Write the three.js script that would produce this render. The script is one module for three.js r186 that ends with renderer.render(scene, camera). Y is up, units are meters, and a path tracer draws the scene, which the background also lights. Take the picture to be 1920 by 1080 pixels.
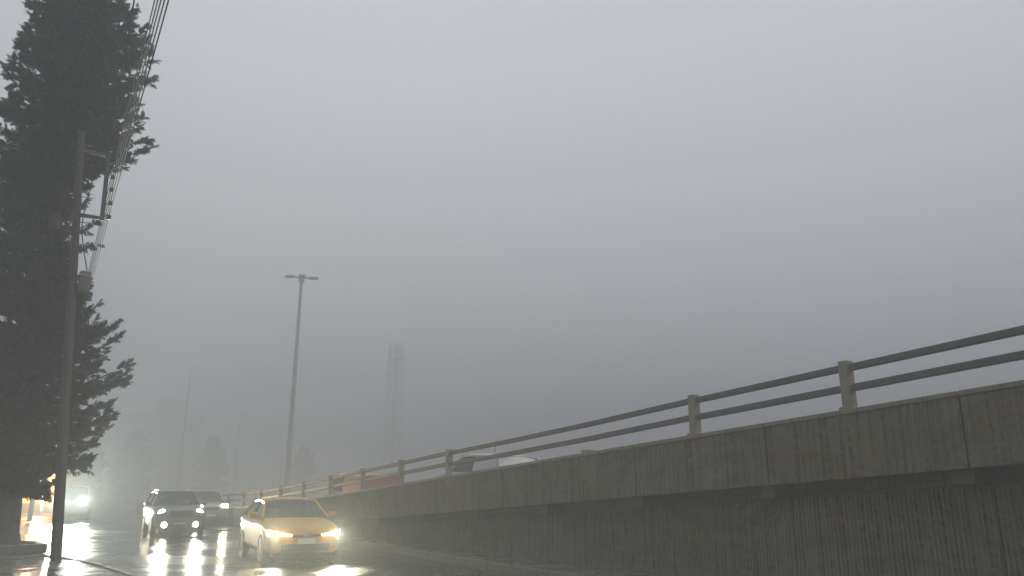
import * as THREE from 'three';
import { mergeGeometries, mergeVertices } from 'three/addons/utils/BufferGeometryUtils.js';
import { RoundedBoxGeometry } from 'three/addons/geometries/RoundedBoxGeometry.js';
import { createNoise2D, createNoise3D } from 'simplex-noise';

/* ---------------------------------------------------------------- camera, sky, sun, air, exposure */
const rad = THREE.MathUtils.degToRad;
const scene = new THREE.Scene();
// the ramp wall runs along -z at x = 10; the camera looks 32.6 degrees to its right of that line and 14.8 degrees up
const camera = new THREE.PerspectiveCamera(40.86, 16 / 9, 0.1, 3000);
camera.position.set(0, 1.6, 0);
camera.rotation.order = 'YXZ';
camera.rotation.set(rad(14.76), rad(-32.6), 0);

const renderer = new THREE.WebGLRenderer({ antialias: true });
renderer.toneMapping = THREE.LinearToneMapping;
renderer.toneMappingExposure = 1.0;
renderer.shadowMap.enabled = true;

const TAU_ = Math.PI * 2;
{ // dull overcast sky, nearly even, the same all round
  const W = 64, H = 64, data = new Float32Array(W * H * 4);
  for (let j = 0; j < H; j++) {
    for (let i = 0; i < W; i++) { const l = 0.87 * (1 + 0.02 * Math.sin(i * TAU_ * 2 / W + j * 0.31) * Math.sin(j * 0.22 + 1.3) + 0.015 * Math.sin(i * TAU_ * 5 / W - j * 0.17)); data.set([l * 0.97, l * 0.995, l * 1.045, 1], (j * W + i) * 4); }
  }
  const sky = new THREE.DataTexture(data, W, H, THREE.RGBAFormat, THREE.FloatType);
  sky.mapping = THREE.EquirectangularReflectionMapping;
  sky.magFilter = THREE.LinearFilter;
  sky.needsUpdate = true;
  scene.background = sky;
  scene.environment = sky;
}
const sun = new THREE.DirectionalLight(0xfff6ec, 1.4);
sun.position.set(95, 120, 60);
sun.castShadow = true;
sun.shadow.radius = 60;
sun.shadow.mapSize.set(2048, 2048);
Object.assign(sun.shadow.camera, { left: -70, right: 70, top: 70, bottom: -70, far: 400 });
scene.add(sun, sun.target);
scene.fog = new THREE.FogExp2(0xe4e9f0, 0.0132);

/* ---------------------------------------------------------------- helpers */
let seed = 20231;
const rnd = (a = 0, b = 1) => { seed = (seed + 0x6d2b79f5) | 0; let t = Math.imul(seed ^ (seed >>> 15), 1 | seed); t = (t + Math.imul(t ^ (t >>> 7), 61 | t)) ^ t; return a + (b - a) * (((t ^ (t >>> 14)) >>> 0) / 4294967296); };
const n2 = createNoise2D(() => rnd()), n3 = createNoise3D(() => rnd());
const lerp = THREE.MathUtils.lerp, clamp = THREE.MathUtils.clamp, sstep = THREE.MathUtils.smoothstep;
const V = (x, y, z) => new THREE.Vector3(x, y, z);
const used = new Map();
const numbered = (n) => { const k = used.get(n) ?? 0; used.set(n, k + 1); return k ? `${n}_${String(k).padStart(3, '0')}` : n; };
function add(o, parent) { o.castShadow = o.receiveShadow = true; (parent ?? scene).add(o); return o; }
function part(name, geometry, material, parent) { const m = new THREE.Mesh(geometry, material); m.name = name; return add(m, parent); }
function thing(name, label, category, pos = [0, 0, 0], turn = 0, group) {
  const g = new THREE.Group(); g.name = numbered(name); g.position.set(...pos); g.rotation.y = turn;
  g.userData = { label, category }; if (group) g.userData.group = group;
  scene.add(g); return g;
}
function structure(name, geometry, material) { const m = part(numbered(name), geometry, material); m.userData.kind = 'structure'; return m; }
const clean = (gs) => mergeGeometries(gs.map((g) => { const q = g.index ? g.toNonIndexed() : g; for (const k of Object.keys(q.attributes)) if (!['position', 'normal', 'uv'].includes(k)) q.deleteAttribute(k); return q; }));
function boxAt(w, h, d, x, y, z, r = 0) { const g = r ? new RoundedBoxGeometry(w, h, d, 2, r) : new THREE.BoxGeometry(w, h, d); g.translate(x, y, z); return g; }
function bar(a, b, w, h, r = 0) { // box from point a to point b
  const d = b.clone().sub(a), g = r ? new RoundedBoxGeometry(w, h, d.length(), 2, r) : new THREE.BoxGeometry(w, h, d.length());
  g.applyMatrix4(new THREE.Matrix4().lookAt(b, a, V(0, 1, 0)).setPosition(a.clone().add(b).multiplyScalar(0.5)));
  return g;
}
function rod(a, b, r0, r1 = r0, seg = 10) { // tapered round bar from a (r0) to b (r1)
  const d = b.clone().sub(a), g = new THREE.CylinderGeometry(r1, r0, d.length(), seg, 1);
  g.applyQuaternion(new THREE.Quaternion().setFromUnitVectors(V(0, 1, 0), d.clone().normalize())).translate(...a.clone().add(b).multiplyScalar(0.5).toArray());
  return g;
}
function gridGeo(nu, nv, f, uvf) { // surface from f(u, v) with 0..1 parameters
  const p = [], uv = [], ix = [];
  for (let j = 0; j <= nv; j++) for (let i = 0; i <= nu; i++) { const q = f(i / nu, j / nv); p.push(q.x, q.y, q.z); uv.push(...(uvf ? uvf(i / nu, j / nv, q) : [i / nu, j / nv])); }
  for (let j = 0; j < nv; j++) for (let i = 0; i < nu; i++) { const a = j * (nu + 1) + i, b = a + 1, c = a + nu + 1, d = c + 1; ix.push(a, b, d, a, d, c); }
  const g = new THREE.BufferGeometry(); g.setAttribute('position', new THREE.Float32BufferAttribute(p, 3)); g.setAttribute('uv', new THREE.Float32BufferAttribute(uv, 2)); g.setIndex(ix); g.computeVertexNormals(); return g;
}
// tileable fractal noise in 0..1
const TAU = Math.PI * 2;
function tile(u, v, f, oct, off = 0) {
  let s = 0, a = 0.5, t = 0;
  for (let o = 0; o < oct; o++, f *= 2, a *= 0.5) { const R = f / TAU, x = Math.cos(u * TAU) * R, y = Math.sin(u * TAU) * R, q = Math.cos(v * TAU) * R, w = Math.sin(v * TAU) * R; s += a * n3(x + q * 0.83 + off, y + w * 0.83 + off * 1.7, q - w * 0.31 + x * 0.22); t += a; }
  return s / t * 0.5 + 0.5;
}
function texture(N, M, fn, srgb, rep) {
  const data = new Uint8Array(N * M * 4);
  for (let j = 0; j < M; j++) for (let i = 0; i < N; i++) { const c = fn(i / N, j / M), k = (j * N + i) * 4; const q = Array.isArray(c) ? c : [c, c, c]; for (let m = 0; m < 3; m++) data[k + m] = clamp(Math.round(q[m] * 255), 0, 255); data[k + 3] = 255; }
  const t = new THREE.DataTexture(data, N, M); t.wrapS = t.wrapT = THREE.RepeatWrapping; t.magFilter = THREE.LinearFilter; t.minFilter = THREE.LinearMipmapLinearFilter; if (srgb) t.colorSpace = THREE.SRGBColorSpace; if (rep) t.repeat.set(...rep); t.needsUpdate = true; return t;
}
const lin = (r, g, b) => new THREE.Color().setRGB(r, g, b);
const srgbOf = (x) => (x <= 0.0031308 ? x * 12.92 : 1.055 * Math.pow(x, 1 / 2.4) - 0.055);
const mat = (o) => new THREE.MeshStandardMaterial(o), phys = (o) => new THREE.MeshPhysicalMaterial(o);

const curveAt = (pts) => (h) => { let i = 0; while (i < pts.length - 2 && h > pts[i + 1][0]) i++; const [a, ra] = pts[i], [b, rb] = pts[i + 1]; return lerp(ra, rb, clamp((h - a) / (b - a), 0, 1)); };

/* ---------------------------------------------------------------- materials */
// wet asphalt: 16 m tile; standing water in the hollows is smoother than the wet stone between
const puddle = (u, v) => { const a = tile(u, v, 3, 4, 3.1), b = tile(u, v, 9, 3, 8.2); return sstep(a * 0.65 + b * 0.35, 0.44, 0.66); };
const asphaltColor = texture(1024, 1024, (u, v) => { const g = tile(u, v, 150, 2, 1), b = tile(u, v, 6, 4, 5), w = puddle(u, v), x = 0.052 * (0.72 + 0.6 * g) * (0.82 + 0.36 * b) * (1 - 0.35 * w); return [srgbOf(x * 1.0), srgbOf(x * 1.01), srgbOf(x * 1.03)]; }, true);
const asphaltRough = texture(1024, 1024, (u, v) => { const g = tile(u, v, 90, 2, 2), w = puddle(u, v); return lerp(0.24 + 0.14 * g, 0.08 + 0.05 * g, w); });
const asphaltBump = texture(1024, 1024, (u, v) => { const g = tile(u, v, 130, 2, 7), c = tile(u, v, 14, 3, 9), w = puddle(u, v); return lerp(0.35 + 0.35 * g + 0.25 * c, 0.42 + 0.13 * c, w); });
const asphalt = mat({ map: asphaltColor, roughnessMap: asphaltRough, roughness: 1, bumpMap: asphaltBump, bumpScale: 0.012 });
const soilColor = texture(512, 512, (u, v) => { const g = tile(u, v, 60, 3, 1), b = tile(u, v, 5, 4, 15), m = sstep(tile(u, v, 7, 3, 33), 0.5, 0.66), x = 0.07 * (0.6 + 0.8 * g) * (0.7 + 0.6 * b); return [srgbOf(x * lerp(1.05, 0.8, m)), srgbOf(x * lerp(0.97, 1.0, m)), srgbOf(x * lerp(0.82, 0.5, m))]; }, true);
const soil = mat({ map: soilColor, roughness: 0.75, bumpMap: soilColor, bumpScale: 0.03 });
const pavingColor = texture(512, 512, (u, v) => { const g = tile(u, v, 80, 2, 11), b = tile(u, v, 5, 4, 25), x = 0.13 * (0.75 + 0.5 * g) * (0.65 + 0.7 * b); return [srgbOf(x), srgbOf(x * 0.99), srgbOf(x * 0.95)]; }, true);
const pavingRough = texture(512, 512, (u, v) => lerp(0.5, 0.12, sstep(tile(u, v, 4, 4, 41), 0.42, 0.58)));
const paving = mat({ map: pavingColor, roughnessMap: pavingRough, roughness: 1, bumpMap: pavingColor, bumpScale: 0.008 });
// rain-streaked concrete: 6 m across, 3 m up; dark run-off streaks, pale lime bleeding, brown and green growth in patches
function concreteTexture(base, off, dirt) {
  return texture(1024, 512, (u, v) => {
    const fine = tile(u, v, 120, 2, off), blotch = tile(u, v, 6, 4, off + 4);
    const run = tile(u, v * 0.0 + 0.13, 60, 3, off + 9), run2 = tile(u, v * 1.0, 22, 2, off + 2);
    const streak = sstep(run * 0.65 + run2 * 0.35, 0.50, 0.72), lime = sstep(tile(u, 0.37, 46, 3, off + 21) * 0.6 + tile(u, v, 8, 3, off + 27) * 0.4, 0.60, 0.74);
    const grow = sstep(tile(u, v, 5, 4, off + 33), 0.52, 0.75), rust = sstep(tile(u, v, 4, 3, off + 55), 0.56, 0.76);
    let x = base * (0.75 + 0.5 * fine) * (0.72 + 0.56 * blotch) * (1 - dirt * streak); x = lerp(x, base * 1.5, lime * 0.25);
    return [srgbOf(x * (1.07 + 0.2 * rust - 0.10 * grow)), srgbOf(x * (0.99 + 0.02 * grow)), srgbOf(x * (0.84 - 0.22 * grow - 0.12 * rust))];
  }, true);
}
const pits = texture(512, 512, (u, v) => 0.5 + 0.5 * (tile(u, v, 70, 3, 61) - 0.5) - 0.35 * sstep(tile(u, v, 45, 2, 71), 0.7, 0.8));
const fasciaMat = phys({ specularIntensity: 0.5, map: concreteTexture(0.13, 0, 0.4), roughness: 0.72, bumpMap: pits, bumpScale: 0.006 });
const wallMat = phys({ specularIntensity: 0.5, map: concreteTexture(0.13, 90, 0.4), roughness: 0.7, bumpMap: pits, bumpScale: 0.006 });
const copingMat = mat({ map: concreteTexture(0.20, 140, 0.4), roughness: 0.6, bumpMap: pits, bumpScale: 0.005 });
const kerbMat = mat({ map: concreteTexture(0.13, 200, 0.5), roughness: 0.7, bumpMap: pits, bumpScale: 0.006 });
const postMat = mat({ map: concreteTexture(0.24, 260, 0.45), roughness: 0.7, bumpMap: pits, bumpScale: 0.004 });
const railTex = texture(512, 128, (u, v) => { const r = sstep(tile(u, v, 12, 4, 301), 0.55, 0.72), g = tile(u, v, 60, 2, 310); const x = 0.10 * (0.8 + 0.4 * g); return [srgbOf(lerp(x, 0.085, r)), srgbOf(lerp(x * 1.03, 0.06, r)), srgbOf(lerp(x * 1.1, 0.045, r))]; }, true);
const railMat = mat({ map: railTex, roughness: 0.5, metalness: 0.15, bumpMap: railTex, bumpScale: 0.002 });
const galvMat = mat({ color: lin(0.28, 0.29, 0.3), roughness: 0.5, metalness: 0.4 });
const woodTex = texture(256, 512, (u, v) => { const g = tile(u, 0.2, 40, 3, 401), k = tile(u, v, 10, 3, 411), x = 0.055 * (0.55 + 0.6 * g) * (0.7 + 0.6 * k); return [srgbOf(x * 1.05), srgbOf(x * 0.98), srgbOf(x * 0.88)]; }, true);
const woodMat = mat({ map: woodTex, roughness: 0.7, bumpMap: woodTex, bumpScale: 0.01 });
const barkTex = texture(256, 512, (u, v) => { const g = Math.abs(tile(u, v * 0.5, 18, 4, 501) - 0.5) * 2, k = tile(u, v, 30, 3, 511), x = 0.06 * (0.4 + 1.3 * g) * (0.7 + 0.6 * k); return [srgbOf(x * 1.15), srgbOf(x), srgbOf(x * 0.82)]; }, true);
const barkMat = mat({ map: barkTex, roughness: 0.85, bumpMap: barkTex, bumpScale: 0.04 });
const leafMat = phys({ color: 0xffffff, vertexColors: true, roughness: 0.7, side: THREE.DoubleSide });
const bracketMat = mat({ color: lin(0.06, 0.06, 0.062), roughness: 0.6, metalness: 0.2 });
const wireMat = mat({ color: lin(0.02, 0.02, 0.021), roughness: 0.6 });
const porcelain = mat({ color: lin(0.10, 0.06, 0.045), roughness: 0.25 });
const boxGrey = mat({ color: lin(0.12, 0.115, 0.10), roughness: 0.6 });
const boxPaint = mat({ color: lin(0.26, 0.25, 0.22), roughness: 0.6 });
const rubber = mat({ color: lin(0.018, 0.018, 0.019), roughness: 0.7 });
const rimMat = mat({ color: lin(0.42, 0.43, 0.45), roughness: 0.3, metalness: 0.8 });
const blackTrim = mat({ color: lin(0.02, 0.02, 0.022), roughness: 0.4 });
const seatMat = mat({ color: lin(0.035, 0.034, 0.033), roughness: 0.8 });
const plateMat = mat({ color: lin(0.6, 0.6, 0.56), roughness: 0.4 });
const chrome = mat({ color: lin(0.6, 0.6, 0.62), roughness: 0.2, metalness: 1 });
const carGlass = phys({ color: lin(0.1, 0.12, 0.12), transmission: 1, thickness: 0, roughness: 0.03, ior: 1.5 });
const tailMat = mat({ color: lin(0.35, 0.01, 0.01), roughness: 0.25 });
const paint = (r, g, b) => phys({ color: lin(r, g, b), roughness: 0.4, clearcoat: 0.5, clearcoatRoughness: 0.1 });
const glow = (c, k) => mat({ color: 0xeeeeee, emissive: c, emissiveIntensity: k, roughness: 0.2 });

/* ---------------------------------------------------------------- ground, road, kerbs */
const uvWorld = (s) => (u, v, q) => [q.x / s, -q.z / s];
const flat = (x0, x1, z0, z1, y, nx, nz, s) => gridGeo(nx, nz, (u, v) => V(lerp(x0, x1, u), y, lerp(z0, z1, v)), uvWorld(s));
structure('ground', flat(-700, 700, 300, -900, -0.06, 40, 40, 8), soil);
// the carriageway: a shallow crown and shallow settling, so that water lies in long hollows across it
const roadY = (x, z) => 0.006 * n2(x * 0.35, z * 0.18) + 0.004 * n2(x * 0.9 + 40, z * 0.5);
structure('road', gridGeo(70, 200, (u, v) => { const x = lerp(-16, 9.4, u), z = lerp(12, -130, v); return V(x, roadY(x, z), z); }, uvWorld(16)), asphalt);
structure('road', flat(-16, 26, -130, -420, 0, 4, 12, 16), asphalt);

// top of the ramp parapet: falls away from the camera, then levels out
const topY = (z) => 0.78 + 0.0594 * 3 * Math.log(1 + Math.exp((z + 39.2) / 3));
const kerbX = (z) => 8.75 + 0.04 * Math.max(0, -10 - z) * (z < -34 ? 0 : 1) + (z < -34 ? 0.96 : 0);
{ // footway strip at the wall's foot
  structure('footway', gridGeo(6, 60, (u, v) => { const z = lerp(10, -34, v); const x = lerp(kerbX(z) + 0.15, 10.34, u); return V(x, 0.12 + 0.02 * n2(x * 2, z * 0.8) * u, z); }, uvWorld(4)), paving);
  const kerb = new THREE.Group(); kerb.name = 'kerb'; kerb.userData.kind = 'structure'; scene.add(kerb);
  for (let z = 9; z > -34; z -= 1) {
    const g = bar(V(kerbX(z) + 0.075, 0.035 + rnd(-0.006, 0.006), z - 0.006), V(kerbX(z - 1) + 0.075, 0.035 + rnd(-0.006, 0.006), z - 0.994), 0.15, 0.24, 0.02);
    part('kerb_stone', g, kerbMat, kerb);
  }
}
{ // pavement corner on which the tree and the pole stand
  const edge = [[3.2, 9], [2.95, -4], [2.75, -10], [2.45, -15], [2.15, -18.2], [1.95, -19.8], [1.7, -21.0], [1.52, -21.7], [1.2, -22.6], [1.0, -24.6], [0.6, -26.2], [-0.4, -27.2], [-3, -27.8], [-14, -28.5]];
  const curve = new THREE.CatmullRomCurve3(edge.map(([x, z]) => V(x, 0, z)));
  const pts = curve.getSpacedPoints(56);
  const shape = new THREE.Shape(); shape.moveTo(-14, -9); pts.forEach((p) => shape.lineTo(p.x - 0.15, -p.z)); shape.closePath();
  const g = new THREE.ExtrudeGeometry(shape, { depth: 0.16, bevelEnabled: false }); g.rotateX(-Math.PI / 2).translate(0, -0.05, 0);
  const uv = g.attributes.uv, ps = g.attributes.position; for (let i = 0; i < uv.count; i++) uv.setXY(i, ps.getX(i) / 4, ps.getZ(i) / 4);
  structure('pavement', g, paving);
  const kerb = new THREE.Group(); kerb.name = numbered('kerb'); kerb.name = 'kerb_001'; kerb.userData.kind = 'structure'; scene.add(kerb);
  for (let i = 0; i < pts.length - 1; i++) { const a = pts[i], b = pts[i + 1]; part('kerb_stone', bar(V(a.x - 0.07, 0.025 + rnd(-0.005, 0.005), a.z), V(lerp(a.x, b.x, 0.992) - 0.07, 0.025 + rnd(-0.005, 0.005), lerp(a.z, b.z, 0.992)), 0.16, 0.2, 0.02), kerbMat, kerb); }
}

/* ---------------------------------------------------------------- ramp with its ribbed retaining wall */
const END = -74, START = 7;
const deckY = (z) => Math.max(topY(z) - 0.65, 0.03);
structure('ramp_road', gridGeo(6, 50, (u, v) => { const z = lerp(START, END, v); return V(lerp(10.34, 20, u), deckY(z), z); }, uvWorld(16)), asphalt);
structure('ramp_road', flat(9.4, 20, END, -130, 0.012, 3, 10, 16), asphalt);
// a panel between z0 and z1: ribbed front at x, bottom and top edges follow yb and yt
function ribbed(z0, z1, x, yb, yt, pitch, depth, back, chip) {
  const p = [], uv = [], ix = [], n = Math.round(Math.abs(z1 - z0) / pitch), w = (z1 - z0) / n, rows = 3;
  const cols = [];
  for (let i = 0; i < n; i++) { const a = z0 + w * i; cols.push([a + w * 0.06, 0, i], [a + w * 0.24, 1, i], [a + w * 0.62, 1, i], [a + w * 0.80, 0, i]); }
  cols.unshift([z0, 0, 0]); cols.push([z1, 0, n - 1]);
  const K = rows + 1;
  for (const [z, up, i] of cols) for (let r = 0; r <= rows; r++) {
    const t = r / rows, y = lerp(yb(z), yt(z), t), d = depth * (1 + chip * n3(i * 3.7, y * 2.2, x) + chip * 0.8 * n3(i * 9.1 + 5, y * 6, 4));
    p.push(x - (up ? Math.max(d, 0.15 * depth) : 0) , y, z); uv.push(-z / 6, y / 3);
  }
  for (let i = 0; i < cols.length - 1; i++) for (let r = 0; r < rows; r++) { const a = i * K + r, b = a + K; ix.push(a, a + 1, b + 1, a, b + 1, b); }
  const s = p.length / 3; // closing faces: top, bottom, ends
  const q = [[z0, yb(z0)], [z0, yt(z0)], [z1, yb(z1)], [z1, yt(z1)]];
  for (const [z, y] of q) { p.push(x, y, z, x + back, y, z); uv.push(-z / 6, y / 3, -z / 6 + back / 6, y / 3); }
  ix.push(s + 2, s + 3, s + 7, s + 2, s + 7, s + 6, s, s + 5, s + 1, s, s + 4, s + 5, s, s + 1, s + 3, s, s + 3, s + 2, s + 4, s + 7, s + 5, s + 4, s + 6, s + 7);
  let g = new THREE.BufferGeometry(); g.setAttribute('position', new THREE.Float32BufferAttribute(p, 3)); g.setAttribute('uv', new THREE.Float32BufferAttribute(uv, 2)); g.setIndex(ix);
  g = g.toNonIndexed(); g.computeVertexNormals(); return g;
}
{
  const wall = thing('retaining_wall', 'grimy ribbed concrete ramp wall with overhanging parapet panels', 'wall');
  const joints = []; for (let k = -4; k < 24; k++) joints.push(-5.09 - 3 * k);
  for (let k = 0; k < joints.length - 1; k++) {
    const z0 = joints[k] - 0.012, z1 = joints[k + 1] + 0.012, jog = rnd(-0.008, 0.008), F = 9.8 + jog, low = (z) => topY(z) - 0.93;
    const near = z0 > -45;
    part('parapet_panel', ribbed(z0, z1, F, (z) => Math.max(low(z), -0.05), (z) => topY(z) - 0.07, near ? 0.11 : 0.3, 0.017, 0.55, 0.8), fasciaMat, wall);
    part('coping', bar(V(F + 0.15, topY(z0) - 0.034, z0), V(F + 0.15, topY(z1) - 0.034, z1), 0.36, 0.069, 0.012), copingMat, wall);
    if (low(z0) > 0.1) {
      part('recess_band', bar(V(10.52, low(z0) - 0.15, z0 + 0.01), V(10.52, low(z1) - 0.15, z1 - 0.01), 0.24, 0.36), wallMat, wall);
      part('wall_panel', ribbed(z0, z1, 10.3, () => -0.05, (z) => Math.max(low(z) - 0.2, 0), near ? 0.066 : 0.2, 0.027, 0.2, 0.7), wallMat, wall);
      part('corbel', bar(V(10.15, low(joints[k] - 0.15) - 0.095, joints[k] - 0.02), V(10.15, low(joints[k] - 0.15) - 0.095, joints[k] - 0.3), 0.44, 0.17, 0.01), wallMat, wall);
    }
  }
  // the railing on the parapet: concrete posts, two steel rails; two posts are gone and only a stub is left
  const rail = thing('ramp_railing', 'two rail steel barrier with square concrete posts on ramp parapet', 'railing');
  const PX = 9.95, posts = []; for (let k = -4; k < 21; k++) posts.push([k, -6.69 - 2.996 * k]);
  for (const [k, z] of posts) {
    if (k === 3) continue;
    const y = topY(z) - 0.02, tilt = rnd(-0.006, 0.006);
    if (k === 2) { part('post_stub', boxAt(0.2, 0.12, 0.26, PX, y + 0.03, z, 0.03), postMat, rail); continue; }
    const g = boxAt(0.15, 0.72, 0.15, 0, 0.36, 0, 0.014); g.rotateX(tilt).translate(PX, y, z);
    const post = part('post', g, postMat, rail);
    part('post_foot', boxAt(0.22, 0.06, 0.22, PX, y + 0.035, z, 0.02), copingMat, post);
  }
  for (let i = 0; i < posts.length - 1; i++) for (const h of [0.60, 0.31]) {
    const [ka, a] = posts[i], [kb, b] = posts[i + 1];
    const sag = (k) => (k === 2 || k === 3 ? -0.025 : 0);
    part('rail', bar(V(PX, topY(a) + h + sag(ka), a - (sag(ka) ? 0 : 0.07)), V(PX, topY(b) + h + sag(kb), b + (sag(kb) ? 0 : 0.07)), 0.07, 0.105, 0.02), railMat, rail);
  }
  // far side of the ramp: a plain parapet
  const far = thing('far_parapet', 'low plain concrete parapet on the far side of the ramp', 'parapet');
  for (let z = START; z > END; z -= 6) part('parapet_block', bar(V(20.15, deckY(z) + 0.2, z - 0.01), V(20.15, deckY(z - 6) + 0.2, z - 5.99), 0.3, 0.5, 0.02), copingMat, far);
}

/* ---------------------------------------------------------------- vehicles */
// frame of a vehicle: +z forward, origin on the ground at its middle
function loft(stations, n, xs) { // stations [z, half width, bottom, top]
  const pts = stations.map((s) => V(s[1], s[2], s[3])), zs = stations.map((s) => s[0]);
  const at = (t) => { let i = 0; while (i < zs.length - 2 && t > zs[i + 1]) i++; const f = (t - zs[i]) / (zs[i + 1] - zs[i]); const m = (k) => pts[clamp(k, 0, pts.length - 1)]; const a = m(i - 1), b = m(i), c = m(i + 1), d = m(i + 2); const o = []; for (const k of ['x', 'y', 'z']) { const h = 0.5 * (2 * b[k] + (c[k] - a[k]) * f + (2 * a[k] - 5 * b[k] + 4 * c[k] - d[k]) * f * f + (3 * b[k] - a[k] - 3 * c[k] + d[k]) * f ** 3); o.push(clamp(h, Math.min(b[k], c[k]) - 0.01, Math.max(b[k], c[k]) + 0.01)); } return o; };
  const ring = xs, R = ring.length, z0 = zs[0], z1 = zs[zs.length - 1], p = [], ix = [];
  for (let j = 0; j <= n; j++) { const z = lerp(z0, z1, j / n), [w, b, t] = at(z); for (const [sx, sy, dy] of ring) p.push(sx * w, lerp(b, t, sy) + dy, z); }
  for (let j = 0; j < n; j++) for (let i = 0; i < R - 1; i++) { const a = j * R + i, b = a + 1, c = a + R, d = c + 1; ix.push(a, b, d, a, d, c); }
  for (const [j, flip] of [[0, 1], [n, 0]]) { const c = p.length / 3, [w, b, t] = at(j ? z1 : z0); p.push(0, (b + t) / 2, j ? z1 + 0.015 : z0 - 0.015); for (let i = 0; i < R - 1; i++) flip ? ix.push(c, j * R + i + 1, j * R + i) : ix.push(c, j * R + i, j * R + i + 1); }
  let g = new THREE.BufferGeometry(); g.setAttribute('position', new THREE.Float32BufferAttribute(p, 3)); g.setIndex(ix); g.computeVertexNormals();
  g.setAttribute('uv', new THREE.Float32BufferAttribute(new Float32Array(p.length / 3 * 2), 2)); return g;
}
const half = [[0, 1, 0.025], [0.55, 1, 0.018], [0.84, 1, -0.005], [0.95, 0.94, -0.01], [0.99, 0.80, 0], [1.0, 0.6, 0], [0.985, 0.4, 0], [0.99, 0.18, 0], [0.95, 0.05, 0], [0.86, 0, 0], [0, 0, 0]];
const section = [...half.map(([x, y, d]) => [-x, y, d]).reverse(), ...half.slice(1)];
const STYLE = {
  sedan: { L: 4.55, body: [[-2.27, 0.66, 0.42, 0.86], [-2.2, 0.78, 0.3, 0.98], [-1.95, 0.86, 0.24, 1.03], [-1.3, 0.895, 0.2, 1.0], [0, 0.90, 0.19, 0.96], [0.95, 0.90, 0.19, 0.955], [1.4, 0.89, 0.2, 0.9], [1.85, 0.87, 0.18, 0.835], [2.1, 0.82, 0.18, 0.775], [2.22, 0.74, 0.2, 0.72], [2.28, 0.62, 0.24, 0.66]], wheels: [1.38, -1.32], wr: 0.325, belt: 0.97, roof: 1.46, A: [0.98, 0.2], C: [-1.75, -1.05], B: -0.32, w0: 0.82, w1: 0.62, hw: 0.9 },
  suv: { L: 4.6, body: [[-2.3, 0.74, 0.5, 1.0], [-2.22, 0.86, 0.36, 1.08], [-1.9, 0.91, 0.3, 1.1], [0, 0.93, 0.28, 1.08], [0.9, 0.93, 0.28, 1.08], [1.5, 0.92, 0.3, 1.05], [1.95, 0.88, 0.3, 0.99], [2.18, 0.82, 0.32, 0.93], [2.28, 0.74, 0.36, 0.86]], wheels: [1.42, -1.36], wr: 0.37, belt: 1.08, roof: 1.68, A: [0.95, 0.35], C: [-2.1, -1.8], B: -0.4, w0: 0.84, w1: 0.66, hw: 0.93 },
  van: { L: 4.9, body: [[-2.45, 0.82, 0.5, 1.06], [-2.38, 0.9, 0.36, 1.12], [0, 0.93, 0.3, 1.12], [1.2, 0.93, 0.3, 1.12], [1.75, 0.91, 0.32, 1.1], [2.15, 0.86, 0.33, 1.02], [2.38, 0.8, 0.35, 0.92], [2.46, 0.72, 0.4, 0.84]], wheels: [1.55, -1.5], wr: 0.36, belt: 1.12, roof: 1.95, A: [1.7, 0.95], C: [-2.3, -2.2], B: 0.1, w0: 0.86, w1: 0.74, hw: 0.93 },
};
const wheelGeo = {};
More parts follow.
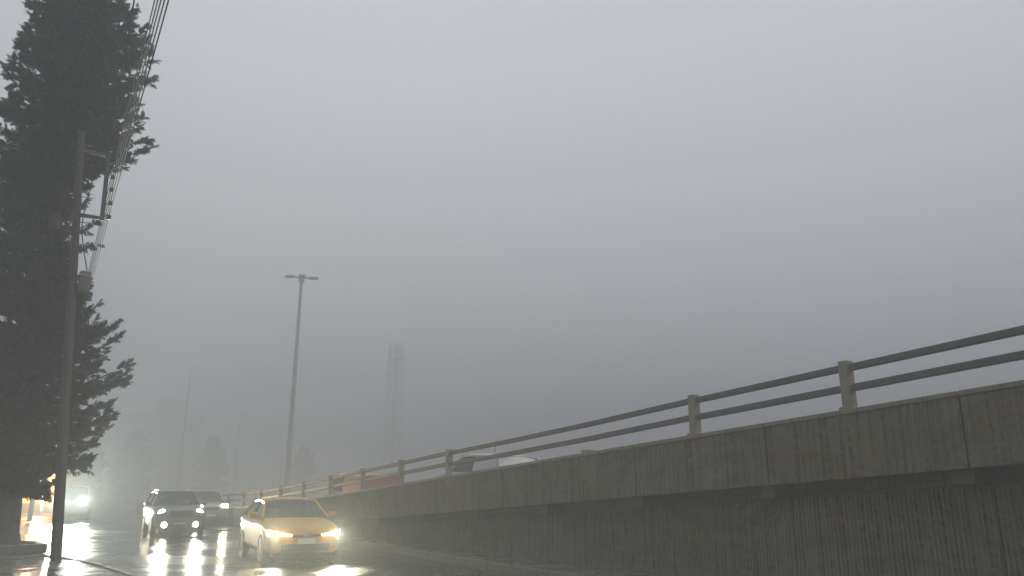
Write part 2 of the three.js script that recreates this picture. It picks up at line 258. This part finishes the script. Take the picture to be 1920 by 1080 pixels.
function vehicle(name, label, category, style, paintMat, [x, z, deg], y, pitch, lamps, panel = false) {
  const S = STYLE[style], car = thing(name, label, category, [x, y, z], rad(deg)); car.rotation.order = 'YXZ'; car.rotation.x = pitch;
  const body = part('body', loft(S.body, 44, section), paintMat, car);
    // roof, pillars, panes
  const [az, rz] = S.A, [cz, rcz] = S.C, rt = S.roof, b0 = S.belt - 0.02, W0 = S.w0, W1 = S.w1;
  const roofTop = (u, v, d) => { const s = u * 2 - 1, zz = lerp(rcz - 0.06, rz + 0.06, v); return V(s * (W1 + 0.05), rt - d - 0.05 * s * s * s * s - 0.02 * s * s - 0.055 * Math.pow(Math.abs(v * 2 - 1), 2.4), zz); };
  const roofUp = gridGeo(12, 12, (u, v) => roofTop(u, 1 - v, 0)), roofDn = gridGeo(12, 12, (u, v) => roofTop(u, v, 0.045));
  part('roof', clean([roofUp, roofDn, gridGeo(12, 1, (u, v) => roofTop(u, 1, v * 0.045)), gridGeo(12, 1, (u, v) => roofTop(1 - u, 0, v * 0.045)), gridGeo(12, 1, (u, v) => roofTop(0, u, v * 0.045)), gridGeo(12, 1, (u, v) => roofTop(1, 1 - u, v * 0.045))]), paintMat, car);
  const yr = rt - 0.085;
  for (const s of [-1, 1]) {
    part('pillar', bar(V(s * W0, b0, az), V(s * W1, yr, rz), 0.06, 0.085, 0.015), paintMat, car);
    part('pillar', bar(V(s * W0, b0, cz), V(s * W1, yr, rcz), 0.08, 0.13, 0.02), paintMat, car);
    part('pillar', bar(V(s * (W0 + 0.005), b0, S.B), V(s * (W1 + 0.005), yr + 0.01, S.B + 0.05), 0.05, 0.07, 0.01), blackTrim, car);
    const side = (za, zb, za1, zb1) => gridGeo(4, 4, (u, v) => { const a = s > 0 ? u : 1 - u; return V(s * (lerp(W0, W1, v) + 0.012 * Math.sin(v * 3.1)), lerp(b0 + 0.01, yr, v), lerp(lerp(za, zb, a), lerp(za1, zb1, a), v)); });
    part('side_window', side(az - 0.08, S.B + 0.04, rz - 0.05, S.B + 0.09), carGlass, car);
    if (panel) part('side_panel', side(S.B - 0.04, cz + 0.1, S.B + 0.01, rcz + 0.08), paintMat, car);
    else part('side_window', side(S.B - 0.04, cz + 0.1, S.B + 0.01, rcz + 0.08), carGlass, car);
    // mirror, handles, lamps behind
    const mir = part('mirror', new RoundedBoxGeometry(0.2, 0.13, 0.1, 3, 0.045).translate(s * (W0 + 0.17), b0 + 0.09, az - 0.28), paintMat, car);
    part('mirror_arm', bar(V(s * (W0 + 0.02), b0 + 0.04, az - 0.28), V(s * (W0 + 0.14), b0 + 0.08, az - 0.28), 0.03, 0.04), blackTrim, mir);
    for (const hz of [S.B + 0.2, S.B - 0.85]) part('door_handle', boxAt(0.03, 0.03, 0.17, s * (S.hw - 0.005), b0 - 0.14, hz, 0.01), chrome, car);
    part('tail_light', boxAt(0.26, 0.14, 0.12, s * 0.64, b0 - 0.12, -S.L / 2 + 0.07, 0.03), tailMat, car);
    for (const wz of S.wheels) {
      part('wheel_arch', new THREE.CylinderGeometry(S.wr + 0.06, S.wr + 0.06, 0.16, 24).rotateZ(Math.PI / 2).translate(s * (S.hw - 0.085), S.wr + 0.01, wz), blackTrim, car);
      const key = style; wheelGeo[key] ??= [new THREE.TorusGeometry(S.wr - 0.085, 0.085, 10, 24).rotateY(Math.PI / 2).scale(1.2, 1, 1), clean([new THREE.CylinderGeometry(S.wr - 0.1, S.wr - 0.1, 0.1, 20).rotateZ(Math.PI / 2), ...[0, 1, 2, 3, 4].map((k) => boxAt(0.13, 0.05, S.wr * 1.5, 0, 0, 0).rotateX(k * Math.PI / 5))])];
      const wheel = new THREE.Group(); wheel.name = 'wheel'; wheel.position.set(s * (S.hw - 0.09), S.wr, wz); car.add(wheel);
      part('tyre', wheelGeo[key][0], rubber, wheel); part('rim', wheelGeo[key][1], rimMat, wheel);
    }
    part('seat', clean([boxAt(0.46, 0.5, 0.14, s * 0.37, b0 + 0.02, -0.25 + (style === 'van' ? 0.6 : 0), 0.05), boxAt(0.24, 0.16, 0.09, s * 0.37, b0 + 0.33, -0.27 + (style === 'van' ? 0.6 : 0), 0.03)]), seatMat, car);
  }
  const pane = (za, zb, wa, wb) => gridGeo(10, 5, (u, v) => { const s = u * 2 - 1, k = 1 - s * s; return V(s * (lerp(wa, wb, v) - 0.03), lerp(b0 + 0.01, yr + 0.01, v) + 0.02 * k * v, lerp(za, zb, v) + (za > 0 ? 0.07 : -0.05) * k); });
  part('windscreen', pane(az, rz, W0, W1), carGlass, car);
  part(panel ? 'rear_door' : 'rear_window', pane(cz, rcz, W0, W1), panel ? paintMat : carGlass, car);
  part('wiper', clean([bar(V(-0.5, b0 + 0.04, az + 0.08), V(0.05, b0 + 0.07, az + 0.1), 0.015, 0.015), bar(V(0.1, b0 + 0.04, az + 0.09), V(0.6, b0 + 0.08, az + 0.06), 0.015, 0.015)]), blackTrim, car);
  part('underbody', boxAt(1.36, 0.34, S.L - 0.45, 0, 0.27, 0, 0.04), blackTrim, car);
  const F = S.L / 2;
  lamps(car, F);
  for (const o of car.children) o.castShadow = true;
  return car;
}
// a lit lamp: a lens that glows and, just in front of it, a spot light of the same colour along the vehicle's heading
function lamp(car, geo, material, pos, color, power, angle = 62, down = 0.05, aim = 0) {
  part('headlight', geo, material, car);
  const l = new THREE.SpotLight(color, power, 0, rad(angle), 1, 2); l.name = 'headlight_beam'; l.position.set(...pos); l.target.position.set(pos[0] + aim * 10, pos[1] - down * 10, pos[2] + 10); l.castShadow = true; l.shadow.radius = 3; car.add(l, l.target);
}
const warmWhite = lin(1.0, 0.93, 0.62), coolWhite = lin(1.0, 0.97, 0.90), greenWhite = lin(0.95, 1.0, 0.80);

vehicle('yellow_sedan', 'yellow sedan with lit slanted headlights driving toward the camera', 'car', 'sedan', phys({ color: lin(0.46, 0.225, 0.008), roughness: 0.45, specularIntensity: 0.6, clearcoat: 0.35, clearcoatRoughness: 0.1 }), [6.46, -21.1, -5], 0.005, 0, (car, F) => {
  const lens = glow(warmWhite, 30);
  for (const s of [-1, 1]) {
    const nose = curveAt([[0.3, 0.035], [0.5, 0.03], [0.62, 0.02], [0.74, -0.04], [0.82, -0.155], [0.86, -0.32]]);
    const g = gridGeo(12, 4, (u, v) => { const a = s > 0 ? u : 1 - u, xx = lerp(0.34, 0.86, a), h = lerp(0.022, 0.125, Math.pow(a, 1.6)), yy = lerp(0.60, 0.655, a); return V(s * (xx + 0.012), yy + (v - 0.5) * h, F + nose(xx) + 0.012 - 0.04 * Math.abs(v - 0.5)); });
    lamp(car, g, lens, [s * 0.72, 0.65, F + 0.05], warmWhite, 300, 30, 0.07, -0.26);
  }
  part('grille', boxAt(0.70, 0.05, 0.08, 0, 0.59, F - 0.005, 0.02), blackTrim, car);
  part('lower_grille', boxAt(1.15, 0.16, 0.08, 0, 0.33, F - 0.015, 0.03), blackTrim, car);
  part('emblem', new THREE.TorusGeometry(0.05, 0.012, 6, 18).scale(1.4, 1, 1).translate(0, 0.635, F + 0.03), chrome, car);
  part('licence_plate', boxAt(0.42, 0.12, 0.015, 0, 0.46, F + 0.03, 0.005), plateMat, car);
});
vehicle('dark_suv', 'dark sport utility vehicle with four round lights behind the yellow sedan', 'car', 'suv', paint(0.085, 0.088, 0.095), [5.86, -34.0, -3], 0.005, 0, (car, F) => {
  const lens = glow(coolWhite, 40), fogLens = glow(warmWhite, 30);
  const disc = (r, x, y, z) => new THREE.SphereGeometry(r, 16, 10).scale(1, 1, 0.5).translate(x, y, z);
  for (const s of [-1, 1]) {
    lamp(car, disc(0.13, s * 0.64, 0.84, F - 0.1), lens, [s * 0.64, 0.84, F - 0.02], coolWhite, 80, 18, 0.03, -0.24);
    lamp(car, disc(0.10, s * 0.54, 0.42, F - 0.02), fogLens, [s * 0.54, 0.42, F + 0.05], warmWhite, 50, 18, 0.02, -0.24);
    part('lamp_housing', boxAt(0.36, 0.22, 0.12, s * 0.62, 0.84, F - 0.18, 0.05), blackTrim, car);
  }
  part('grille', boxAt(0.8, 0.26, 0.06, 0, 0.8, F - 0.03, 0.03), blackTrim, car);
  part('bumper', boxAt(1.5, 0.2, 0.12, 0, 0.45, F - 0.1, 0.05), blackTrim, car);
  part('licence_plate', boxAt(0.42, 0.12, 0.015, 0, 0.5, F - 0.02, 0.005), plateMat, car);
  for (const s of [-1, 1]) part('roof_rail', bar(V(s * 0.62, 1.66, -1.5), V(s * 0.62, 1.66, 0.2), 0.035, 0.035, 0.01), blackTrim, car);
});
vehicle('silver_car', 'silver car with glaring headlights close to the foot of the ramp wall', 'car', 'suv', paint(0.22, 0.225, 0.23), [8.7, -42.6, -1], 0.005, 0, (car, F) => {
  const lens = glow(warmWhite, 45);
  for (const s of [-1, 1]) lamp(car, boxAt(0.34, 0.16, 0.12, s * 0.6, 0.93, F - 0.06, 0.05), lens, [s * 0.6, 0.93, F + 0.03], warmWhite, 75, 16, 0.05, 0.03);
  part('grille', boxAt(0.7, 0.18, 0.06, 0, 0.8, F - 0.04, 0.03), blackTrim, car);
  part('licence_plate', boxAt(0.42, 0.12, 0.015, 0, 0.5, F, 0.005), plateMat, car);
});
vehicle('dazzling_van', 'van hidden in the white glare of its headlights beside the wooden pole', 'van', 'van', paint(0.4, 0.41, 0.4), [3.85, -55.5, -6.5], 0.005, 0, (car, F) => {
  const lens = glow(greenWhite, 30);
  for (const s of [-1, 1]) lamp(car, boxAt(0.36, 0.2, 0.12, s * 0.6, 0.98, F - 0.1, 0.05), lens, [s * 0.6, 0.98, F - 0.02], greenWhite, 2800, 15, -0.07);
  part('grille', boxAt(0.7, 0.18, 0.06, 0, 0.8, F - 0.04, 0.03), blackTrim, car);
  part('licence_plate', boxAt(0.42, 0.12, 0.015, 0, 0.5, F, 0.005), plateMat, car);
});
const rampPitch = Math.atan(0.0594);
vehicle('red_van', 'red van on the ramp seen between the railing posts', 'van', 'van', paint(0.25, 0.05, 0.05), [13.4, -33.4, 180], deckY(-33.4) + 0.005, -rampPitch, (car, F) => {
  for (const s of [-1, 1]) part('headlight', boxAt(0.4, 0.1, 0.1, s * 0.62, 0.9, F - 0.12, 0.03), plateMat, car);
  const brake = mat({ color: lin(0.4, 0.02, 0.02), emissive: lin(1, 0.05, 0.04), emissiveIntensity: 8, roughness: 0.3 });
  for (const s of [-1, 1]) {
    part('brake_light', boxAt(0.27, 0.13, 0.05, s * 0.64, 0.85, -F - 0.015, 0.02), brake, car);
    const l = new THREE.PointLight(lin(1, 0.05, 0.04), 0.4); l.name = 'brake_light_glow'; l.position.set(s * 0.64, 0.85, -F - 0.2); l.castShadow = true; car.add(l);
  }
}, true);
vehicle('pale_van', 'pale grey van with an aerial on the ramp behind the railing', 'van', 'suv', paint(0.42, 0.44, 0.43), [13.2, -22.2, 180], deckY(-22.2) + 0.005, -rampPitch, (car, F) => {
  for (const s of [-1, 1]) part('headlight', boxAt(0.36, 0.14, 0.1, s * 0.62, 0.86, F - 0.1, 0.04), plateMat, car);
  part('aerial', rod(V(-0.3, 1.62, 0.1), V(-0.3, 2.1, -0.05), 0.012, 0.006, 6), blackTrim, car);
}, true);

/* ---------------------------------------------------------------- conifers */
// a flat spray of scale leaves, tip at +z, about 1 long
function sprayGeo(k) {
  const p = []; const tri = (a, b, c) => p.push(...a, ...b, ...c);
  tri([-0.05, 0, 0], [0.05, 0, 0], [0, 0.03, 1]);
  for (let i = 0; i < 5; i++) {
    const t = 0.04 + 0.17 * i, l = 0.46 * (1 - t * 0.7) * (0.75 + 0.5 * ((i * 37 + k * 11) % 7) / 7), w = 0.10;
    for (const s of [-1, 1]) { const lift = 0.16 * (((i * 13 + k * 5 + (s > 0 ? 3 : 0)) % 5) / 5 - 0.4); tri([0, 0, t - w], [0, 0.004, t + w], [s * l, lift, t + l * (0.5 + 0.1 * ((i + k) % 3))]); }
  }
  return p;
}
const sprays = [sprayGeo(0), sprayGeo(1), sprayGeo(2)];
function conifer(name, label, [x, z], o) {
  const tree = thing(name, label, 'tree', [x, 0, z], 0, o.group);
  const bend = (h) => V(0.12 * n2(h * 0.22, x), h, 0.12 * n2(h * 0.22 + 30, z));
  const wood = [], N = 16;
  const tr = (h) => o.r * Math.pow(1 - h / (o.h * 1.03), 0.8) * (h < 0.8 ? 1 + 0.5 * Math.pow(1 - h / 0.8, 2) : 1);
  wood.push(gridGeo(16, N * 2, (u, v) => { const h = v * o.h, c = bend(h), a = -u * TAU, r = tr(h) * (1 + 0.12 * n2(Math.cos(a) * 1.5 + h * 0.3, Math.sin(a) * 1.5)); return V(c.x + Math.cos(a) * r, h, c.z + Math.sin(a) * r); }, (u, v) => [u, v * o.h * 0.5]));
  const pos = [], col = [];
  const M = new THREE.Matrix4(), P = V(0, 0, 0), q = new THREE.Quaternion(), up = V(0, 1, 0), v = V(0, 0, 0);
  const put = (at, dir, size, roll, tint) => {
    const zax = dir.clone().normalize(), xax = up.clone().cross(zax).normalize(); const yax = zax.clone().cross(xax);
    M.makeBasis(xax, yax, zax); M.multiply(new THREE.Matrix4().makeRotationZ(roll)); M.scale(V(size * 0.95, size, size)); M.setPosition(at);
    const s = sprays[(rnd() * 3) | 0];
    for (let i = 0; i < s.length; i += 3) { v.set(s[i], s[i + 1], s[i + 2]).applyMatrix4(M); pos.push(v.x, v.y, v.z); col.push(...tint); }
  };
  for (let i = 0; i < o.limbs; i++) {
    const h = lerp(o.base, o.h * 0.985, Math.pow((i + rnd()) / o.limbs, 1.0)), a = i * 2.399 + rnd(-0.5, 0.5);
    const R = o.reach(h, a) * rnd(0.78, 1.03); if (R < 0.15) continue;
    const d = V(Math.cos(a), 0, Math.sin(a)), c = bend(h), rise = (o.rise ?? 0.22) + rnd(-0.16, 0.22), low = h < 3.4 ? -0.24 : 0;
    const yaw = rnd(-0.35, 0.35);
    const at = (t) => V(c.x, h, c.z).addScaledVector(d, R * t).add(V(-d.z, 0, d.x).multiplyScalar(R * yaw * t * t)).add(V(0, R * (low * t + (rise - 0.2) * t + 0.34 * rise * 2 * t * t * t - 0.12 * t * (1 - t)), 0));
    if (R > 0.5) for (let s = 0; s < 3; s++) wood.push(rod(at(s / 3.4), at((s + 1) / 3.4), 0.05 * (1 - s / 3.4) + 0.012, 0.05 * (1 - (s + 1) / 3.4) + 0.01, 5));
    const n = Math.round(o.dense * (4 + R * 8.5));
    for (let k = 0; k < n; k++) {
      const t = Math.pow(rnd(0.04, 1), 0.7), b = at(t), along = at(Math.min(1.05, t + 0.08)).sub(b).normalize();
      const dir = along.applyAxisAngle(up, rnd(-1.5, 1.5) * (1.1 - 0.45 * t)); dir.y += rnd(-0.8, 0.75); dir.normalize();
      const len = (o.leaf ?? 1) * rnd(0.14, 0.44) * (1.15 - 0.45 * t), m = 5 + ((rnd() * 3) | 0);
      const g = rnd(0.6, 1.25), tint = [0.030 * g * rnd(0.9, 1.2), 0.043 * g, 0.026 * g * rnd(0.85, 1.15)];
      for (let j = 0; j < m; j++) {
        const f = (j + 0.4) / m, q = b.clone().addScaledVector(dir, len * f).add(V(0, 0.12 * len * f * f, 0));
        const d2 = dir.clone().applyAxisAngle(up, rnd(-0.9, 0.9) * (1.2 - f)); d2.y += rnd(-0.75, 0.65);
        put(q, d2, (o.leaf ?? 1) * rnd(0.12, 0.235) * (1.15 - 0.4 * f), rnd(-1.5, 1.5), tint);
      }
    }
  }
  const trunk = part('trunk', clean(wood), barkMat, tree);
  const g = new THREE.BufferGeometry(); g.setAttribute('position', new THREE.Float32BufferAttribute(pos, 3)); g.setAttribute('color', new THREE.Float32BufferAttribute(col, 3)); g.computeVertexNormals();
  part('crown', g, leafMat, tree);
  return tree;
}
{ // the tall one: a broad skirt, a waist at nine metres and a dense column above it
  const right = curveAt([[1.4, 1.05], [2.2, 1.5], [2.8, 2.0], [3.4, 2.4], [4.1, 3.0], [4.8, 2.85], [5.6, 2.45], [6.6, 2.0], [7.4, 1.3], [7.9, 0.75], [8.4, 0.35], [9.8, 0.2], [10.3, 0.8], [10.6, 2.1], [11.1, 2.6], [11.7, 2.1], [12.5, 1.95], [13.6, 2.05], [14.6, 2.4], [15.1, 1.65], [16.2, 1.1], [17.5, 0.9], [19, 0.3]]);
  const left = curveAt([[1.4, 1.5], [4, 2.8], [8, 2.6], [11, 2.2], [13, 1.9], [14.3, 1.65], [15, 2.1], [16.2, 2.1], [17.5, 1.3], [19, 0.3]]);
  const ca = Math.cos(rad(32.6)), sa = Math.sin(rad(32.6));
  conifer('tall_cypress_tree', 'tall dark cypress with a broad skirt of foliage behind the wooden pole', [0.15, -24.4], {
    h: 19, r: 0.34, base: 1.65, limbs: 760, dense: 1.2,
    reach: (h, a) => { const x = Math.cos(a), z = Math.sin(a), r = x * ca + z * sa, f = x * sa - z * ca; // r: along the street front, f: away from the street corner
      const s = Math.max(0.12, (r > 0 ? right(h < 8 ? h + 0.55 : h) : left(h)) - (h < 8 ? 0.3 : 0.2)), deep = f < 0 ? 1.5 : 2.0; const dd = Math.min(deep, Math.max(s, 0.85)); return 1 / Math.hypot(r / s, f / dd); },
  });
  conifer('cypress_tree', 'shorter dark conifer at the left edge behind the tall cypress', [-3.6, -26.6], { h: 12.2, r: 0.3, base: 1.5, limbs: 240, dense: 0.9, reach: curveAt([[1.5, 2.0], [4, 2.7], [8, 2.3], [11, 1.2], [12.2, 0.2]]) });
}
{ // low concrete surround at the foot of the tall tree
  const s = thing('tree_surround', 'low concrete surround at the foot of the tall cypress', 'planter', [0.15, 0.11, -24.4], 0.1);
  for (const [w, d, x, z] of [[1.9, 0.2, 0, 0.85], [1.9, 0.2, 0, -0.85], [0.2, 1.5, 0.85, 0], [0.2, 1.5, -0.85, 0]]) part('edging', boxAt(w, 0.22, d, x, 0.11, z, 0.03), kerbMat, s);
  part('soil_bed', boxAt(1.5, 0.14, 1.5, 0, 0.07, 0), soil, s);
}

/* ---------------------------------------------------------------- utility poles and wires */
const heights = [9.72, 9.34, 9.0, 8.64, 8.27];
function utilityPole(label, [x, z], lean, full) {
  const p = thing('utility_pole', label, 'utility pole', [x, 0.05, z], 0, 'wooden utility poles along the road');
  const at = (h) => V(lean * h, h, 0);
  part('shaft', gridGeo(14, 12, (u, v) => { const c = at(v * 10.35), a = -u * TAU, r = lerp(0.122, 0.078, v); return V(c.x + r * Math.cos(a), c.y, c.z + r * Math.sin(a)); }, (u, v) => [u, v * 5]), woodMat, p);
  part('cap', new THREE.ConeGeometry(0.105, 0.06, 14).translate(...at(10.38).toArray()), galvMat, p);
  const bx = (h) => at(8.2).x + 0.56 + (h - 8.2) * -0.03;
  part('bracket_arm', bar(at(8.2), V(bx(8.2), 8.2, 0), 0.07, 0.09, 0.01), bracketMat, p);
  part('bracket_arm', bar(at(9.9), V(bx(9.9), 9.9, 0), 0.07, 0.09, 0.01), bracketMat, p);
  part('bracket_bar', bar(V(bx(8.14), 8.14, 0), V(bx(9.96), 9.96, 0), 0.085, 0.1, 0.01), bracketMat, p);
  for (const h of heights) {
    const ins = part('insulator', new THREE.LatheGeometry([[0, -0.06], [0.035, -0.06], [0.055, -0.02], [0.035, 0.0], [0.06, 0.03], [0.03, 0.06], [0, 0.065]].map(([a, b]) => new THREE.Vector2(a, b)), 12).translate(bx(h) + 0.15, h, 0), porcelain, p);
    part('pin', rod(V(bx(h), h - 0.02, 0), V(bx(h) + 0.15, h - 0.02, 0), 0.012, 0.012, 6), galvMat, ins);
  }
  if (full) {
    for (const h of [8.78, 8.68, 8.02]) part('spike', rod(at(h), at(h).add(V(0.36, 0.0, 0.03)), 0.016, 0.012, 6), galvMat, p);
    part('junction_box', new RoundedBoxGeometry(0.26, 0.56, 0.24, 3, 0.06).translate(at(6.55).x + 0.25, 6.5, 0.02), boxGrey, p);
    part('box_strap', boxAt(0.28, 0.04, 0.26, at(6.55).x + 0.24, 6.66, 0.02, 0.008), galvMat, p);
    part('drop_cable', new THREE.TubeGeometry(new THREE.CatmullRomCurve3([V(at(9.9).x + 0.42, 9.84, 0.05), V(at(9).x + 0.26, 8.9, 0.08), V(at(8).x + 0.13, 7.9, 0.12), V(at(7.4).x + 0.2, 7.3, 0.1), V(at(6.9).x + 0.3, 6.8, 0.04)]), 30, 0.014, 5), wireMat, p);
  }
  return (h) => V(x + bx(h) + 0.15, h + 0.115, z);
}
const poleA = utilityPole('leaning wooden pole with bracket and box in front of the cypress', [1.26, -21.05], -0.075, true);
const poleB = utilityPole('distant wooden pole seen under the cypress against the orange light', [1.5, -50], 0.0, false);
const poleC = utilityPole('wooden pole on the pavement behind the viewpoint', [-0.5, 16], 0.0, false);
heights.forEach((h, i) => {
  const span = (a, b, sag) => { const n = 40, c = []; for (let k = 0; k <= n; k++) { const t = k / n; c.push(a.clone().lerp(b, t).add(V(0, -sag * 4 * t * (1 - t), 0))); } return new THREE.TubeGeometry(new THREE.CatmullRomCurve3(c), 60, 0.011, 5); };
  const nth = ['topmost', 'second', 'third', 'fourth', 'lowest'][i];
  const w = part(numbered('overhead_wire'), clean([span(poleC(h), poleA(h), 0.25), span(poleA(h), poleB(h), 0.35)]), wireMat);
  w.userData = { label: `${nth} of the five overhead wires on the leaning pole`, category: 'wire', group: 'overhead wires' };
});
{
  const a = V(1.15, 10.05, -21.05), b = V(-0.62, 10.25, 16), c = []; for (let k = 0; k <= 30; k++) { const t = k / 30; c.push(a.clone().lerp(b, t).add(V(0, -0.6 * t * (1 - t), 0))); }
  const w = part(numbered('overhead_wire'), new THREE.TubeGeometry(new THREE.CatmullRomCurve3(c), 60, 0.014, 5), wireMat);
  w.userData = { label: 'single thicker wire left of the bundle running to the bracket top', category: 'wire', group: 'overhead wires' };
}

/* ---------------------------------------------------------------- roadside shop with a warm light, seen under the tree */
{
  const shop = thing('roadside_shop', 'small roadside shop glowing orange under the cypress', 'building', [-0.6, 0, -64], 0.0); shop.scale.y = 0.82;
  const render_ = mat({ color: lin(0.32, 0.27, 0.2), roughness: 0.8, bumpMap: pits, bumpScale: 0.006 });
  part('wall', boxAt(9, 3.4, 0.2, 0, 1.7, -4, 0), render_, shop);
  part('wall', boxAt(0.2, 3.4, 4, -4.4, 1.7, -1.9), render_, shop); part('wall', boxAt(0.2, 3.4, 4, 4.4, 1.7, -1.9), render_, shop);
  part('roof', boxAt(9.6, 0.2, 5.4, 0, 3.5, -1.5), render_, shop);
  part('floor', boxAt(9, 0.1, 4.4, 0, 0.05, -1.8), paving, shop);
  for (const x of [-4.3, -1.5, 1.6, 4.3]) part('pillar', boxAt(0.25, 3.4, 0.25, x, 1.7, 0.4, 0.02), render_, shop);
  for (const x of [-3, 0, 3]) part('counter', boxAt(2.2, 0.95, 0.6, x, 0.57, -3.4, 0.02), woodMat, shop);
  const amber = lin(1.0, 0.52, 0.16), m = glow(amber, 14);
  part('tube_lamp', new THREE.CylinderGeometry(0.05, 0.05, 1.3, 10).translate(3.1, 1.1, 0.45), glow(lin(1.0, 0.66, 0.3), 22), shop);
  part('lamp_post', rod(V(3.1, 0, 0.34), V(3.1, 3.4, 0.34), 0.05, 0.05, 8), galvMat, shop);
  { const l = new THREE.PointLight(lin(1.0, 0.66, 0.3), 45); l.name = 'tube_lamp_light'; l.position.set(3.1, 1.1, 0.56); l.castShadow = true; l.shadow.radius = 4; shop.add(l); }
  for (const x of [-2.6, 0.2, 2.9]) {
    part('ceiling_lamp', boxAt(1.1, 0.06, 0.24, x, 3.34, -2.6, 0.02), m, shop);
    const l = new THREE.PointLight(amber, 190); l.name = 'ceiling_lamp_light'; l.position.set(x, 3.1, -2.6); l.castShadow = true; l.shadow.radius = 6; shop.add(l);
  }
}

/* ---------------------------------------------------------------- far things in the mist */
{
  const mast = thing('lamp_mast', 'tall tapered highway lamp mast with two arms beyond the ramp', 'street lamp', [23.0, 0, -76], rad(-32.6)); mast.scale.setScalar(1.22);
  part('shaft', new THREE.CylinderGeometry(0.12, 0.23, 18.7, 16).translate(0, 9.35, 0), galvMat, mast);
  part('collar', new THREE.CylinderGeometry(0.24, 0.24, 0.3, 12).translate(0, 18.45, 0), galvMat, mast);
  for (const [s, y0] of [[-1, 18.82], [1, 18.66]]) {
    const arm = part('arm', bar(V(0, 18.7, 0), V(s * 0.7, y0, 0), 0.12, 0.12, 0.03), galvMat, mast);
    part('lamp_head', new RoundedBoxGeometry(0.8, 0.22, 0.4, 3, 0.08).translate(s * 1.0, y0, 0), boxPaint, arm);
  }
  part('lamp_head', new RoundedBoxGeometry(0.6, 0.22, 0.4, 3, 0.08).translate(0.05, 18.86, 0), boxPaint, mast);
  part('base_plate', boxAt(0.9, 0.1, 0.9, 0, 0.1, 0, 0.02), galvMat, mast);

  const tower = thing('telecom_tower', 'faint lattice telecom tower in the mist right of the lamp mast', 'tower', [73, 0, -164], 0.3); tower.scale.setScalar(1.4);
  const white = mat({ color: lin(0.42, 0.42, 0.41), roughness: 0.5 }), red = mat({ color: lin(0.33, 0.10, 0.08), roughness: 0.5 });
  const R = (y) => lerp(1.05, 0.8, y / 25), c4 = [[1, 1], [-1, 1], [-1, -1], [1, -1]], steps = 12;
  for (const [sx, sz] of c4) part('leg', rod(V(sx * 1.05, 0, sz * 1.05), V(sx * 0.8, 25, sz * 0.8), 0.09, 0.07, 6), white, tower);
  for (let k = 0; k < steps; k++) for (let i = 0; i < 4; i++) {
    const y0 = k * 25 / steps, y1 = (k + 1) * 25 / steps, [ax, az] = c4[i], [bx, bz] = c4[(i + 1) % 4], a = R(y0), b = R(y1);
    part('brace', clean([rod(V(ax * a, y0, az * a), V(bx * b, y1, bz * b), 0.04, 0.04, 5), rod(V(bx * a, y0, bz * a), V(ax * b, y1, az * b), 0.04, 0.04, 5), rod(V(ax * b, y1, az * b), V(bx * b, y1, bz * b), 0.04, 0.04, 5)]), (k >> 1) % 2 ? white : red, tower);
  }
  part('platform', boxAt(2.0, 0.08, 2.0, 0, 22.4, 0), white, tower);
  for (let i = 0; i < 3; i++) { const a = i * TAU / 3; part('antenna', boxAt(0.22, 1.7, 0.12, 0, 0, 1.0, 0.03).rotateY(a).translate(0, 23.4, 0), white, tower); }
  const slim = (x, z, h, label, arm) => {
    const p = thing('street_lamp', label, 'street lamp', [x, 0, z], rad(-32), 'faint lamp posts far along the road');
    part('shaft', new THREE.CylinderGeometry(0.09, 0.16, h, 10).translate(0, h / 2, 0), galvMat, p);
    part('arm', bar(V(0, h - 0.1, 0), V(arm, h + 0.25, 0), 0.08, 0.08), galvMat, p); part('lamp_head', new RoundedBoxGeometry(0.7, 0.16, 0.3, 2, 0.06).translate(arm, h + 0.22, 0), boxPaint, p);
  };
  slim(25.5, -146, 22.7, 'faint slim lamp post above the dark vehicle', 0.7);
  slim(41, -172, 17.2, 'faint lamp post farthest away left of the mast', 1.2);
  const block = thing('apartment_block', 'faint grey block of flats in the mist beyond the dark vehicle', 'building', [36, 0, -246], 0.25); block.scale.setScalar(2.25);
  const bm = mat({ color: lin(0.22, 0.21, 0.2), roughness: 0.8 }), wm = mat({ color: lin(0.04, 0.045, 0.05), roughness: 0.2 });
  part('wall', boxAt(7.5, 9.8, 8, 0, 4.9, 0), bm, block); part('roof', boxAt(7.9, 0.3, 8.4, 0, 9.95, 0), bm, block); part('stair_tower', boxAt(2.4, 2.2, 2.6, 1.2, 11.2, 0), bm, block);
  for (let f = 0; f < 3; f++) for (let i = 0; i < 4; i++) part('window', boxAt(1.1, 1.4, 0.1, -2.7 + i * 1.8, 1.9 + f * 3.1, 4.0), wm, block);
  const far = [[22, -178, 14, 'faint bushy conifer in the mist left of the flats'], [60, -186, 12, 'faint conifer in the mist just left of the mast foot'], [40, -190, 14, 'faint conifer in the mist right of the flats'], [12.5, -165, 11.5, 'faint low conifer in the mist above the white glare']];
  for (const [x, z, h, label] of far) conifer('distant_tree', label, [x, z], { h, r: 0.25, base: 0.9, limbs: 120, dense: 0.55, leaf: 2.6, group: 'trees far along the road', reach: curveAt([[0.9, h * 0.25], [h * 0.4, h * 0.3], [h * 0.8, h * 0.15], [h, 0.2]]) });
}
renderer.render(scene, camera);
